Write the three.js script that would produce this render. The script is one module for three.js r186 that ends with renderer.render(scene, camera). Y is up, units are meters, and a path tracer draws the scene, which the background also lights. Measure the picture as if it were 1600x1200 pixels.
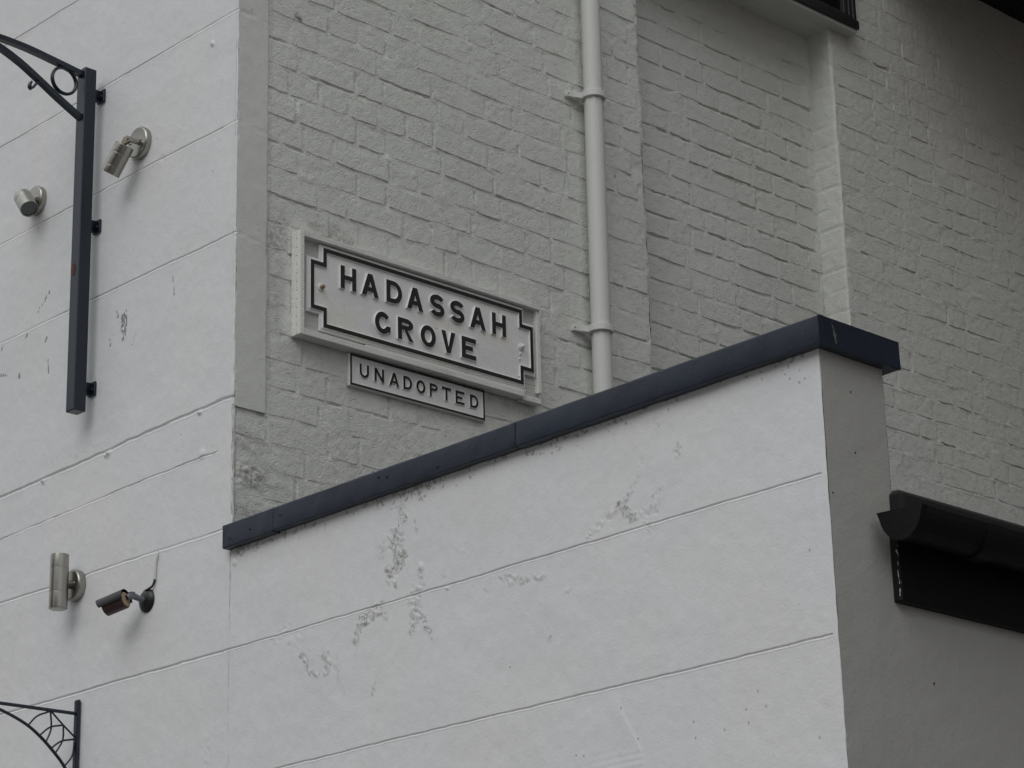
import * as THREE from 'three';
import { mergeGeometries } from 'three/addons/utils/BufferGeometryUtils.js';
import { RoundedBoxGeometry } from 'three/addons/geometries/RoundedBoxGeometry.js';

// ---------------------------------------------------------------- camera, sky, sun, exposure
const scene = new THREE.Scene();
const DEG = Math.PI / 180;
const camera = new THREE.PerspectiveCamera(17.4945, 4 / 3, 0.05, 400);
camera.position.set(5.1783, 1.6, 3.9288);
camera.rotation.order = 'YXZ';
camera.rotation.set(19.1444 * DEG, 46.0348 * DEG, -1.52 * DEG);
camera.updateMatrixWorld(true);
camera.updateProjectionMatrix();

{ // overcast sky, three times brighter overhead than at the horizon
  const w = 128, h = 64, d = new Float32Array(w * h * 4);
  for (let j = 0; j < h; j++) for (let i = 0; i < w; i++) {
    const el = ((j + 0.5) / h - 0.5) * Math.PI, s = Math.max(0, Math.sin(el));
    const L = 1.25 * (1 + 2 * s) / 3, k = (j * w + i) * 4;
    d[k] = L * 0.965; d[k + 1] = L; d[k + 2] = L * 1.04; d[k + 3] = 1;
  }
  const t = new THREE.DataTexture(d, w, h, THREE.RGBAFormat, THREE.FloatType);
  t.mapping = THREE.EquirectangularReflectionMapping;
  t.magFilter = t.minFilter = THREE.LinearFilter; t.needsUpdate = true;
  scene.background = t; scene.environment = t;
}
const sun = new THREE.DirectionalLight(new THREE.Color(1, 0.975, 0.95), 0.8);
sun.position.set(4.4, 3.5 + 11, 11.5); sun.target.position.set(0, 3.5, 0);
sun.castShadow = true; sun.shadow.radius = 70; sun.shadow.mapSize.set(2048, 2048);
Object.assign(sun.shadow.camera, { left: -9, right: 9, top: 9, bottom: -9, near: 0.5, far: 40 });
scene.add(sun, sun.target);

const renderer = new THREE.WebGLRenderer({ antialias: true });
renderer.setSize(1024, 768);
renderer.toneMapping = THREE.LinearToneMapping;
renderer.toneMappingExposure = 0.88;
renderer.shadowMap.enabled = true; renderer.shadowMap.type = THREE.PCFSoftShadowMap;

// ---------------------------------------------------------------- helpers
let seed = 20417;
const rnd = () => { seed = (seed * 1664525 + 1013904223) >>> 0; return seed / 4294967296; };
const rr = (a, b) => a + (b - a) * rnd();
const clamp = (v, a = 0, b = 1) => v < a ? a : v > b ? b : v;
const sm = (a, b, v) => { const t = clamp((v - a) / (b - a)); return t * t * (3 - 2 * t); };
const hash = (i, j, k = 0) => { let h = (Math.imul(i, 374761393) + Math.imul(j, 668265263) + Math.imul(k, 974634777)) | 0; h = Math.imul(h ^ (h >>> 13), 1274126177); return ((h ^ (h >>> 16)) >>> 0) / 4294967296; };
function vn(x, y, k = 0, per = 0) {                       // value noise 0..1, optionally periodic
  const xi = Math.floor(x), yi = Math.floor(y), fx = x - xi, fy = y - yi;
  const ux = fx * fx * (3 - 2 * fx), uy = fy * fy * (3 - 2 * fy);
  const m = per ? (a) => ((a % per) + per) % per : (a) => a;
  const a = hash(m(xi), m(yi), k), b = hash(m(xi + 1), m(yi), k), c = hash(m(xi), m(yi + 1), k), d = hash(m(xi + 1), m(yi + 1), k);
  return a + (b - a) * ux + (c - a) * uy + (a - b - c + d) * ux * uy;
}
function fbm(x, y, k = 0, oct = 4, per = 0) { let s = 0, a = 0.5, n = 0; for (let o = 0; o < oct; o++) { s += a * vn(x, y, k + o * 17, per); n += a; a *= 0.5; x *= 2; y *= 2; per *= 2; } return s / n * 2 - 1; }
const capsule = (px, py, x1, y1, x2, y2) => { const dx = x2 - x1, dy = y2 - y1, l = dx * dx + dy * dy, t = l ? clamp(((px - x1) * dx + (py - y1) * dy) / l) : 0; return Math.hypot(px - x1 - dx * t, py - y1 - dy * t); };

const taken = {};
const numbered = (n) => { const k = taken[n] = (taken[n] ?? -1) + 1; return k ? `${n}_${String(k).padStart(3, '0')}` : n; };
function mesh(name, geo, mat, parent = scene) { const m = new THREE.Mesh(geo, mat); m.name = parent === scene ? numbered(name) : name; m.castShadow = m.receiveShadow = true; parent.add(m); return m; }
function thing(name, label, category, pos = [0, 0, 0], group) { const o = new THREE.Group(); o.name = numbered(name); o.position.set(...pos); o.userData = { label, category }; if (group) o.userData.group = group; scene.add(o); return o; }
const V2 = (a) => a.map((p) => new THREE.Vector2(p[0], p[1]));
const lin = (r, g, b) => new THREE.Color().setRGB(r, g, b);
const mat = (r, g, b, rough = 0.7, extra = {}) => new THREE.MeshStandardMaterial({ color: lin(r, g, b), roughness: rough, ...extra });
function box(x0, x1, y0, y1, z0, z1, bev = 0) {
  const w = Math.abs(x1 - x0), h = Math.abs(y1 - y0), d = Math.abs(z1 - z0);
  const g = bev ? new RoundedBoxGeometry(w, h, d, 2, Math.min(bev, w / 2.1, h / 2.1, d / 2.1)) : new THREE.BoxGeometry(w, h, d);
  g.translate((x0 + x1) / 2, (y0 + y1) / 2, (z0 + z1) / 2); return g;
}
const merge = (list) => mergeGeometries(list.map((g) => { const q = g.index ? g.toNonIndexed() : g; for (const n of Object.keys(q.attributes)) if (!['position', 'normal', 'uv'].includes(n)) q.deleteAttribute(n); return q; }), false);
// a sheet of (us x vs) vertices; fn -> [x, y, z, u, v]
function sheet(us, vs, fn, flip = false) {
  const nu = us.length, nv = vs.length, p = new Float32Array(nu * nv * 3), t = new Float32Array(nu * nv * 2), ix = new Uint32Array((nu - 1) * (nv - 1) * 6);
  let k = 0, q = 0;
  for (let j = 0; j < nv; j++) for (let i = 0; i < nu; i++) { const a = fn(us[i], vs[j], i, j); p[k * 3] = a[0]; p[k * 3 + 1] = a[1]; p[k * 3 + 2] = a[2]; t[k * 2] = a[3]; t[k * 2 + 1] = a[4]; k++; }
  for (let j = 0; j < nv - 1; j++) for (let i = 0; i < nu - 1; i++) {
    const a = j * nu + i, b = a + 1, c = a + nu, d = c + 1;
    const f = flip ? [a, c, b, b, c, d] : [a, b, c, b, d, c];
    for (let m = 0; m < 6; m++) ix[q++] = f[m];
  }
  const g = new THREE.BufferGeometry();
  g.setAttribute('position', new THREE.BufferAttribute(p, 3)); g.setAttribute('uv', new THREE.BufferAttribute(t, 2)); g.setIndex(new THREE.BufferAttribute(ix, 1));
  g.computeVertexNormals(); return g;
}
const range = (a, b, step) => { const n = Math.max(1, Math.round(Math.abs(b - a) / step)), o = []; for (let i = 0; i <= n; i++) o.push(a + (b - a) * i / n); return o; };
function rowsWith(y0, y1, step, lines, half, fine) {
  let o = range(y0, y1, step).filter((y) => lines.every((l) => Math.abs(y - l) > half));
  for (const l of lines) if (l > y0 && l < y1) o.push(...range(l - half, l + half, fine));
  return o.sort((a, b) => a - b);
}
// bar of rectangular section swept along points lying in a plane x = const (points [y, z])
function flatBar(x, pts, wx, wt, n = 24) {
  const c = new THREE.CatmullRomCurve3(pts.map(([y, z]) => new THREE.Vector3(0, y, z)));
  const ring = [[-1, -1], [1, -1], [1, 1], [-1, 1]], g = [];
  const P = [], T = [];
  for (let i = 0; i <= n; i++) { P.push(c.getPoint(i / n)); T.push(c.getTangent(i / n)); }
  const pos = [], idx = [];
  for (let s = 0; s < 4; s++) {
    const base = pos.length / 3;
    for (let i = 0; i <= n; i++) for (const q of [s, (s + 1) % 4]) { const [a, b] = ring[q], ny = -T[i].z, nz = T[i].y; pos.push(x + a * wx / 2, P[i].y + ny * b * wt / 2, P[i].z + nz * b * wt / 2); }
    for (let i = 0; i < n; i++) { const a = base + i * 2; idx.push(a, a + 1, a + 2, a + 1, a + 3, a + 2); }
  }
  for (const i of [0, n]) { const base = pos.length / 3; for (const [a, b] of ring) pos.push(x + a * wx / 2, P[i].y - T[i].z * b * wt / 2, P[i].z + T[i].y * b * wt / 2); idx.push(base, base + 1, base + 2, base, base + 2, base + 3); }
  const geo = new THREE.BufferGeometry(); geo.setAttribute('position', new THREE.Float32BufferAttribute(pos, 3)); geo.setAttribute('uv', new THREE.Float32BufferAttribute(new Float32Array(pos.length / 3 * 2), 2)); geo.setIndex(idx); geo.computeVertexNormals(); return geo;
}
const rod = (pts, r, n = 24) => new THREE.TubeGeometry(new THREE.CatmullRomCurve3(pts.map((p) => new THREE.Vector3(...p))), n, r, 8, false);
// cylinder along direction d from point a
function cyl(a, d, len, r, r2 = r, seg = 40) {
  const g = new THREE.CylinderGeometry(r2, r, len, seg); g.translate(0, len / 2, 0);
  g.applyQuaternion(new THREE.Quaternion().setFromUnitVectors(new THREE.Vector3(0, 1, 0), new THREE.Vector3(...d).normalize())); g.translate(...a); return g;
}
function lathe(profile, a, d, seg = 40) {
  const g = new THREE.LatheGeometry(profile.map((p) => new THREE.Vector2(p[0], p[1])), seg);
  g.applyQuaternion(new THREE.Quaternion().setFromUnitVectors(new THREE.Vector3(0, 1, 0), new THREE.Vector3(...d).normalize())); g.translate(...a); return g;
}
function dataTex(w, h, fn, srgb = false, wrap = true) {
  const d = new Uint8Array(w * h * 4);
  for (let j = 0; j < h; j++) for (let i = 0; i < w; i++) { const c = fn(i, j), k = (j * w + i) * 4; d[k] = c[0]; d[k + 1] = c[1]; d[k + 2] = c[2]; d[k + 3] = 255; }
  const t = new THREE.DataTexture(d, w, h); t.magFilter = THREE.LinearFilter; t.minFilter = THREE.LinearMipmapLinearFilter; t.generateMipmaps = true;
  if (wrap) t.wrapS = t.wrapT = THREE.RepeatWrapping; if (srgb) t.colorSpace = THREE.SRGBColorSpace; t.needsUpdate = true; return t;
}
const toS = (l) => 255 * (l <= 0.0031308 ? 12.92 * l : 1.055 * Math.pow(l, 1 / 2.4) - 0.055);

// ---------------------------------------------------------------- marks copied from the photograph (metres on the front plane)
const blisters = [[0.696,3.345,0.706,3.323,0.012,1.00,1.00],[0.744,3.303,0.757,3.270,0.004,0.80,1.00],[0.683,3.317,0.686,3.299,0.003,0.80,1.00],[0.670,3.274,0.688,3.228,0.024,1.00,1.00],[0.685,3.203,0.649,3.189,0.018,1.00,1.00],[0.671,3.158,0.671,3.154,0.009,0.90,1.00],[0.621,3.269,0.614,3.244,0.013,0.30,1.00],[0.767,3.183,0.768,3.180,0.008,1.00,0.30],[0.763,3.161,0.766,3.134,0.011,0.80,0.40],[0.740,3.118,0.746,3.066,0.021,1.00,0.50],[0.733,3.064,0.732,3.030,0.011,1.00,0.80],[0.767,3.057,0.795,3.016,0.007,1.00,0.80],[0.800,2.996,0.803,2.987,0.004,0.70,1.00],[0.606,3.106,0.547,3.092,0.018,1.00,1.00],[0.540,3.080,0.517,3.045,0.011,1.00,1.00],[0.521,3.018,0.517,3.006,0.004,0.70,1.00],[0.635,3.087,0.638,3.078,0.009,0.40,1.00],[0.276,3.082,0.311,3.088,0.022,0.35,0.50],[0.304,3.050,0.346,2.993,0.009,1.00,1.00],[0.359,2.987,0.373,2.982,0.004,1.00,1.00],[0.401,3.032,0.407,2.991,0.012,1.00,1.00],[0.440,3.003,0.447,2.993,0.012,0.35,1.00],[0.450,2.962,0.470,2.919,0.008,0.30,1.00],[0.591,2.924,0.576,2.895,0.004,0.90,1.00],[0.847,3.152,0.850,3.142,0.009,0.50,0.40],[0.192,3.106,0.255,3.135,0.013,0.40,0.10],[1.501,3.231,1.453,3.187,0.007,1.00,0.50],[1.453,3.187,1.341,3.135,0.008,0.90,0.40],[1.441,3.186,1.475,3.148,0.009,1.20,1.00],[1.489,3.148,1.557,3.152,0.009,0.90,0.70],[1.575,3.196,1.544,3.182,0.004,0.80,1.00],[1.625,3.273,1.626,3.267,0.010,1.00,0.60],[1.518,3.124,1.534,3.109,0.006,0.80,0.60],[1.120,3.071,1.194,3.073,0.006,1.00,0.50],[1.049,3.097,1.120,3.071,0.010,1.00,0.60],[1.020,3.094,1.002,3.083,0.011,0.40,0.40],[1.566,3.351,1.576,3.342,0.009,0.70,0.70],[1.519,3.273,1.507,3.260,0.003,0.70,1.00],[1.256,3.016,1.276,3.018,0.006,0.70,0.20],[1.123,2.996,1.135,2.999,0.004,0.60,0.40],[1.203,2.923,1.205,2.920,0.004,0.70,1.00],[0.971,3.174,0.884,3.202,0.006,0.30,0.20],
  [-0.09,2.90,-0.085,2.78,0.008,0.5,0.1],[-0.1,2.72,-0.08,2.66,0.012,0.6,0.1],[-0.9,3.85,-0.6,3.845,0.012,0.25,0.1]];
const scuffs = [[-0.985,4.364,-0.93,4.411,5],[-0.526,4.212,-0.522,4.141,8],[-0.513,4.224,-0.513,4.179,4],[-0.559,4.235,-0.553,4.22,4],[-0.593,4.162,-0.589,4.14,3],[-0.478,4.112,-0.462,4.137,3],[-0.286,4.267,-0.277,4.205,2],[-0.923,4.186,-0.915,4.144,3],[-1.187,4.21,-1.149,4.198,3],[-1.079,4.186,-1.078,4.174,4],[-1.049,4.295,-1.043,4.303,3],[-0.941,4.253,-0.934,4.262,3],[-1.187,4.291,-1.175,4.302,3]];
const dots = [[-0.23,3.774],[-0.078,3.679],[-0.378,4.731],[-0.106,4.534],[1.424,2.721],[1.471,2.646],[1.819,2.691],[1.839,2.656],[1.784,2.658],[1.789,2.629],[1.722,2.625],[1.635,2.656],[1.639,2.621],[1.976,2.568],[1.303,2.634],[1.279,2.639],[1.07,2.878],[1.208,2.924],[1.983,2.961],[2.0,3.335],[1.985,3.33],[1.96,3.345],[0.06,3.372],[0.035,3.374]];
function blisterAt(x, y) {
  let m = 0, dk = 0;
  for (const [x1, y1, x2, y2, r, st, d] of blisters) {
    if (x < Math.min(x1, x2) - r * 2 || x > Math.max(x1, x2) + r * 2 || y < Math.min(y1, y2) - r * 2 || y > Math.max(y1, y2) + r * 2) continue;
    const q = capsule(x, y, x1, y1, x2, y2) / r + fbm(x * 90, y * 90, 5, 2) * 0.65;
    const w = (1 - sm(0.75, 1.4, q)) * st; if (w > m) m = w; if (w * d > dk) dk = w * d;
  }
  return [m, dk];
}

// ---------------------------------------------------------------- textures and materials
const FX0 = -1.7, FY0 = 2.0, FS = 4.0;                       // window of the front colour map, metres
const paintMap = (() => {                                   // white masonry paint of the front: tone patches, scuffs, specks, dirt grains
  const N = 2048, px = FS / N, A = new Float32Array(N * N * 3);
  for (let j = 0; j < N; j++) for (let i = 0; i < N; i++) {
    const x = FX0 + i * px, y = FY0 + j * px, k = (j * N + i) * 3;
    const m = fbm(x * 2.1, y * 2.6, 1, 3) * 0.016 + fbm(x * 60, y * 60, 2, 2) * 0.022, warm = fbm(x * 5, y * 3, 9, 2) * 0.012;
    let v = 0.76 + m; if (hash(i, j, 77) > 0.99985) v *= 0.55;
    A[k] = v * (0.995 + warm); A[k + 1] = v; A[k + 2] = v * (1.005 - warm);
  }
  const splat = (x0, x1, y0, y1, fn) => {
    for (let j = Math.max(0, Math.floor((y0 - FY0) / px)); j <= Math.min(N - 1, (y1 - FY0) / px); j++) for (let i = Math.max(0, Math.floor((x0 - FX0) / px)); i <= Math.min(N - 1, (x1 - FX0) / px); i++) {
      const f = fn(FX0 + i * px, FY0 + j * px); if (!f) continue; const k = (j * N + i) * 3;
      for (let c = 0; c < 3; c++) A[k + c] += (f[c + 1] - A[k + c]) * f[0];
    }
  };
  for (const [x1, y1, x2, y2, r] of blisters) splat(Math.min(x1, x2) - r * 2, Math.max(x1, x2) + r * 2, Math.min(y1, y2) - r * 2, Math.max(y1, y2) + r * 2, (x, y) => {
    const [, dk] = blisterAt(x, y); const g = vn(x * 210, y * 210, 31) * 0.6 + vn(x * 400, y * 400, 33) * 0.4;
    return [clamp(dk * (0.1 + 0.6 * sm(0.5, 0.74, g))), 0.28, 0.275, 0.245];
  });
  for (const [x1, y1, x2, y2, w] of scuffs) splat(Math.min(x1, x2) - 0.02, Math.max(x1, x2) + 0.02, Math.min(y1, y2) - 0.02, Math.max(y1, y2) + 0.02, (x, y) => {
    const q = capsule(x, y, x1, y1, x2, y2) / (w * 0.0015) + fbm(x * 120, y * 40, 6, 2) * 0.6;
    return [(1 - sm(0.6, 1.2, q)) * sm(0.35, 0.6, vn(x * 330, y * 120, 41)) * 0.85, 0.19, 0.19, 0.21];
  });
  for (const [x, y] of dots) splat(x - 0.01, x + 0.01, y - 0.01, y + 0.01, (a, b) => [(1 - sm(0.0012, 0.0032, Math.hypot(a - x, (b - y) * 0.8))) * 0.6, 0.08, 0.08, 0.08]);
  // grime grains clinging below the coping, and rust specks
  splat(0.02, 2.02, 3.3, 3.392, (x, y) => {
    const g = vn(x * 170, y * 170, 51) * 0.55 + vn(x * 60, y * 90, 52) * 0.45, e = 0.35 + 0.3 * vn(x * 4, 3, 53) - (3.392 - y) * 7;
    return [g < e ? 0.55 * sm(0, 0.12, e - g) : 0, 0.22, 0.2, 0.165];
  });
  // faint grey rain stains with ragged edges
  for (const [sx, sy, sw, sh, o] of [[-1.15, 3.75, 0.3, 0.12, 0.14], [-0.75, 3.86, 0.35, 0.05, 0.16], [-1.1, 4.2, 0.25, 0.14, 0.12], [-0.45, 4.05, 0.2, 0.18, 0.09], [-0.2, 4.5, 0.12, 0.2, 0.08], [-1.2, 3.35, 0.3, 0.15, 0.14], [-0.2, 3.0, 0.3, 0.12, 0.1], [0.25, 2.95, 0.2, 0.15, 0.1], [0.9, 3.25, 0.3, 0.1, 0.08], [1.3, 2.9, 0.4, 0.12, 0.08]]) splat(sx - sw, sx + sw, sy - sh, sy + sh, (x, y) => {
    const q = Math.hypot((x - sx) / sw, (y - sy) / sh) + fbm(x * 11, y * 9, 55, 4) * 0.55; return [o * 0.6 * (1 - sm(0.45, 0.9, q)) * (0.45 + 0.55 * vn(x * 120, y * 60, 56)), 0.42, 0.42, 0.4];
  });
  // joint between house and lower front, a thin dirty line
  splat(-0.02, 0.02, 2.3, 3.39, (x, y) => { const q = Math.abs(x - 0.002 - 0.003 * fbm(y * 9, 1, 8, 2)); return [(1 - sm(0.0008, 0.0026, q)) * 0.28 * sm(0.3, 0.6, vn(y * 45, 3, 61)), 0.35, 0.34, 0.31]; });
  return dataTex(N, N, (i, j) => { const k = (j * N + i) * 3; return [toS(A[k]), toS(A[k + 1]), toS(A[k + 2])]; }, true);
})();
const GZ = 4.8, GY0 = 3.1, GH = 2.4;                          // window of the side colour map
const sidePaintMap = (() => {                                // pale stone-grey masonry paint on the bricks, with grime where the photograph shows it
  const W = 2048, H = 1024, A = new Float32Array(W * H * 3);
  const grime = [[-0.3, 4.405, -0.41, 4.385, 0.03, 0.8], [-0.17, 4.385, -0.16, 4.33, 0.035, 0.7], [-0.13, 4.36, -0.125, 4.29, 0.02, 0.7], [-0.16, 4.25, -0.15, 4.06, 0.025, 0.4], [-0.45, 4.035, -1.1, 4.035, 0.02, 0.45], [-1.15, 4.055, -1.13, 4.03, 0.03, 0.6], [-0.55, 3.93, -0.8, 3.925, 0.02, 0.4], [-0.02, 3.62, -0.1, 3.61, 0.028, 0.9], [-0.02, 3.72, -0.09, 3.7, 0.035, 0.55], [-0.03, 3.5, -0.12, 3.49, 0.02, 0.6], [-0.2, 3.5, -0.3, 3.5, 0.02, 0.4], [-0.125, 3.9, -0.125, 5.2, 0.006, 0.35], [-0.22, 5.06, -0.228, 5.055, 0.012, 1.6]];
  for (let j = 0; j < H; j++) for (let i = 0; i < W; i++) {
    const z = -i / W * GZ, y = GY0 + j / H * GH, k = (j * W + i) * 3;
    let v = 0.66 + fbm(z * 2.3, y * 2.3, 11, 3) * 0.035 + fbm(z * 45, y * 45, 12, 3) * 0.03;
    const gr = 0.5 + fbm(z * 1.4 + 4, y * 1.9, 14, 2) * 0.5;
    let r = v * 0.99, g = v * (1.0 + gr * 0.012), b = v * (0.945 - gr * 0.012);
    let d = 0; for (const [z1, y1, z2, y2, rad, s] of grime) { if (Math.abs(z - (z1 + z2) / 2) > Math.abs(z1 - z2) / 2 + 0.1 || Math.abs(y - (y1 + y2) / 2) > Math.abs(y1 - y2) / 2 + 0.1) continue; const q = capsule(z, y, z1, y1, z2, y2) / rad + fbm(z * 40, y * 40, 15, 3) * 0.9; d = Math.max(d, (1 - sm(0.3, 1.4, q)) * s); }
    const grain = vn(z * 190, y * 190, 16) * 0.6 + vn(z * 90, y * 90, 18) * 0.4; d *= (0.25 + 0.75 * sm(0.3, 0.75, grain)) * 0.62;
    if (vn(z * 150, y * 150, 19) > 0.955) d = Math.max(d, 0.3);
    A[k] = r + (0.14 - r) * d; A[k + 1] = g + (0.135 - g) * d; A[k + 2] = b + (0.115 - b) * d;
  }
  return dataTex(W, H, (i, j) => { const k = (j * W + i) * 3; return [toS(A[k]), toS(A[k + 1]), toS(A[k + 2])]; }, true);
})();
// fine relief, tiles over one metre
const smoothBump = dataTex(1024, 1024, (i, j) => { const x = i / 1024, y = j / 1024; const v = 128 + 60 * fbm(x * 40, y * 40, 3, 4, 40) + 26 * fbm(x * 256, y * 256, 4, 2, 256); return [v, v, v]; });
const roughBump = dataTex(1024, 1024, (i, j) => { const x = i / 1024, y = j / 1024; let v = 150 + 80 * fbm(x * 32, y * 32, 21, 5, 32) + 28 * fbm(x * 200, y * 200, 22, 2, 200); const p = vn(x * 128, y * 128, 23, 128); if (p > 0.8) v -= (p - 0.8) * 420; v = clamp(v, 0, 255); return [v, v, v]; });
const bumpOf = (t, s) => { const c = t.clone(); c.repeat.set(s, s); c.needsUpdate = true; return c; };

const frontPaint = new THREE.MeshStandardMaterial({ map: paintMap, roughness: 0.82, bumpMap: bumpOf(smoothBump, FS), bumpScale: 0.0016 });
const sidePaint = new THREE.MeshStandardMaterial({ map: sidePaintMap, roughness: 0.7, bumpMap: (() => { const c = roughBump.clone(); c.repeat.set(GZ * 1.6, GH * 1.6); c.needsUpdate = true; return c; })(), bumpScale: 0.0036 });
const smoothSide = new THREE.MeshStandardMaterial({ map: sidePaintMap, roughness: 0.75, bumpMap: (() => { const c = smoothBump.clone(); c.repeat.set(GZ, GH); c.needsUpdate = true; return c; })(), bumpScale: 0.0016 });
const plainPaint = mat(0.72, 0.72, 0.7, 0.8);
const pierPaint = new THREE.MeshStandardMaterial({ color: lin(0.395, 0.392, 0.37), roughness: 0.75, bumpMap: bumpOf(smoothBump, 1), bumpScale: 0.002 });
const blackPaint = mat(0.012, 0.012, 0.013, 0.38, { bumpMap: bumpOf(smoothBump, 3), bumpScale: 0.001 });
const ironPaint = mat(0.006, 0.014, 0.024, 0.3);
const copingMap = dataTex(1024, 1024, (i, j) => {                 // blue-black paint, dulled and scratched in patches
  const x = i / 1024, y = j / 1024, w = fbm(x * 6, y * 6, 221, 4, 6), st = fbm(x * 40, y * 8, 222, 3, 8), sp = vn(x * 256, y * 256, 223, 256);
  const k = 1 + 0.35 * w + 0.18 * st; let c = [0.011 * k, 0.0185 * k, 0.035 * k];
  if (sp > 0.93) c = [0.05, 0.05, 0.05]; if (sp < 0.03) c = [0.004, 0.004, 0.004];
  return c.map(toS);
}, true);
const copingPaint = new THREE.MeshStandardMaterial({ map: copingMap, roughness: 0.38, bumpMap: bumpOf(smoothBump, 2), bumpScale: 0.0006 });
const brickDark = mat(0.16, 0.11, 0.085, 0.9);
const slate = mat(0.06, 0.06, 0.065, 0.8);
const glassDark = new THREE.MeshPhysicalMaterial({ color: lin(0.008, 0.009, 0.009), roughness: 0.25, specularIntensity: 0.35 });
const tarBlack = new THREE.MeshPhysicalMaterial({ color: lin(0.008, 0.008, 0.0085), roughness: 0.5, specularIntensity: 0.45, bumpMap: bumpOf(smoothBump, 3), bumpScale: 0.001 });

// ---------------------------------------------------------------- setting
const ground = mesh('ground', new THREE.PlaneGeometry(400, 400, 8, 8).rotateX(-Math.PI / 2), mat(0.17, 0.168, 0.16, 0.95));
ground.userData.kind = 'structure';

// ---------------------------------------------------------------- house
const house = thing('house', 'white rendered house with painted brick side wall, carrying the street sign', 'house');
const CX = 0.006;                                             // the corner render stands proud of the bricks
// grooves: [y at x=-1.2, y at x=0, half width, depth, x from, x to, broken]
const houseLines = [[5.372, 5.355, 0.004, 0.003, -1.35, -0.79, 0.6], [5.006, 5.008, 0.004, 0.003, -9, 9, 0.6], [4.659, 4.658, 0.004, 0.0028, -9, 9, 0.65], [4.319, 4.311, 0.004, 0.0028, -9, 9, 0.6], [3.806, 3.827, 0.0055, 0.006, -9, 9, 0.25], [3.674, 3.686, 0.003, 0.0035, -1.3, -0.06, 0.75], [3.471, 3.456, 0.004, 0.0028, -9, 9, 0.6], [3.127, 3.119, 0.004, 0.004, -9, 9, 0.1]];
const extLines = [[3.119, 3.119, 0.003, 0.0034, -9, 2.028, 0.3], [2.774, 2.774, 0.003, 0.0034, -9, 2.03, 0.05]];
function grooveH(lines, x, y, t) {
  let h = 0;
  for (const [ya, yb, w, d, x0, x1, br] of lines) {
    const yc = ya + (yb - ya) * t + fbm(x * 3.5, ya * 10, 71, 3) * 0.0035 + fbm(x * 25, ya * 9, 72, 2) * (ya > 3.6 && ya < 3.9 ? 0.0028 : 0.0011);
    const dy = (y - yc) / w; if (Math.abs(dy) > 2.2 || x < x0 || x > x1) continue;
    const amp = d * (1 - br * sm(0.3, 0.7, vn(x * 6, ya * 31, 73) * 0.65 + vn(x * 26, ya * 17, 74) * 0.35));
    h -= amp * (1 - sm(0.15, 1, Math.abs(dy)));
    if (dy < -0.8 && dy > -2.2) h += 0.0006 * (1 - Math.abs(dy + 1.4) / 0.8);        // burr pushed up by the trowel
  }
  return h;
}
const lumps = [[-0.1138, 4.9434, 0.008, 0.012], [-0.1429, 3.8161, 0.009, 0.009], [-0.5817, 3.8073, 0.012, 0.01], [-0.595, 3.802, 0.008, 0.007], [-0.9219, 3.8032, 0.009, 0.009], [-0.13, 3.693, 0.02, 0.004], [-0.35, 4.66, 0.015, -0.002], [0.767, 3.182, 0.012, 0.006], [0.86, 3.11, 0.006, 0.004], [0.02, 3.352, 0.012, 0.005]];
function frontRelief(x, y) {
  let h = fbm(x * 2.2, y * 2.6, 81, 3) * 0.0035 + fbm(x * 14, y * 16, 82, 3) * 0.0011;
  const [m] = blisterAt(x, y);
  if (m > 0.01) h += m * (Math.pow(vn(x * 130, y * 130, 83), 1.6) * 0.0042 + vn(x * 260, y * 260, 84) * 0.002 - 0.0022);
  for (const [lx, ly, r, a] of lumps) { const q = Math.hypot(x - lx, y - ly) / r; if (q < 1) h += a * (1 - q * q) * (1 - q * q); }
  return h;
}
const quarter = (d, r) => d >= r ? 0 : -(r - Math.sqrt(Math.max(0, r * r - (r - d) * (r - d))));
const edgeR = (y) => 0.0035 + 0.006 * Math.pow(vn(y * 28, 4, 91), 3) + 0.003 * vn(y * 90, 5, 92);
{
  const us = [...range(-1.6, -0.012, 0.0055), -0.009, -0.006, -0.003, 0, 0.002, 0.004, 0.0055, CX];
  const vs = rowsWith(2.3, 5.6, 0.006, houseLines.map((l) => (l[0] + l[1]) / 2), 0.016, 0.0016);
  const g = sheet(us, vs, (x, y) => {
    const xe = x > -0.012 ? x - (y < 3.8 ? 0.003 : 0) + fbm(y * 40, 2, 93, 2) * 0.0012 * sm(-0.012, CX, x) : x;
    const low = y < 3.39 ? 1 : 0;                                                    // below the coping the lower front runs on flush
    const z = frontRelief(x, y) * (1 - 0.6 * sm(-0.03, CX, x)) + grooveH(houseLines, x, y, (x + 1.2) / 1.2) + (low ? 0 : quarter(CX - x, edgeR(y)));
    return [low && x > -0.0005 ? -0.0005 + (x + 0.0005) * 0.1 : xe, y, z, (x - FX0) / FS, (y - FY0) / FS];
  });
  const rim = (x0, x1, y0, y1) => sheet([x0, x1], [y0, y1], (x, y) => [x, y, 0, (x - FX0) / FS, (y - FY0) / FS]);
  mesh('front_wall', merge([g, rim(-6, -1.6, 0, 7.6), rim(-1.6, 0, 0, 2.3), rim(-1.6, 0.004, 5.6, 7.6)]), frontPaint, house);
}
mesh('core_wall', merge([box(-6, -0.13, 0, 7.6, -9, -0.03), box(-0.125, -0.02, 0, 5.7, -1.68, -0.03), box(-0.125, -0.02, 0, 7.6, -9, -2.79)]), plainPaint, house);
mesh('roof', (() => { const s = new THREE.Shape([[0.35, 0], [0.35, -9.3], [-6.3, -9.3], [-6.3, 0]].map((p) => new THREE.Vector2(...p))); const g = new THREE.ExtrudeGeometry(s, { depth: 0.25, bevelEnabled: false }); g.rotateX(-Math.PI / 2); g.scale(1, 1, -1); g.translate(0, 7.62, 0.2); return g; })(), slate, house);

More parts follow.
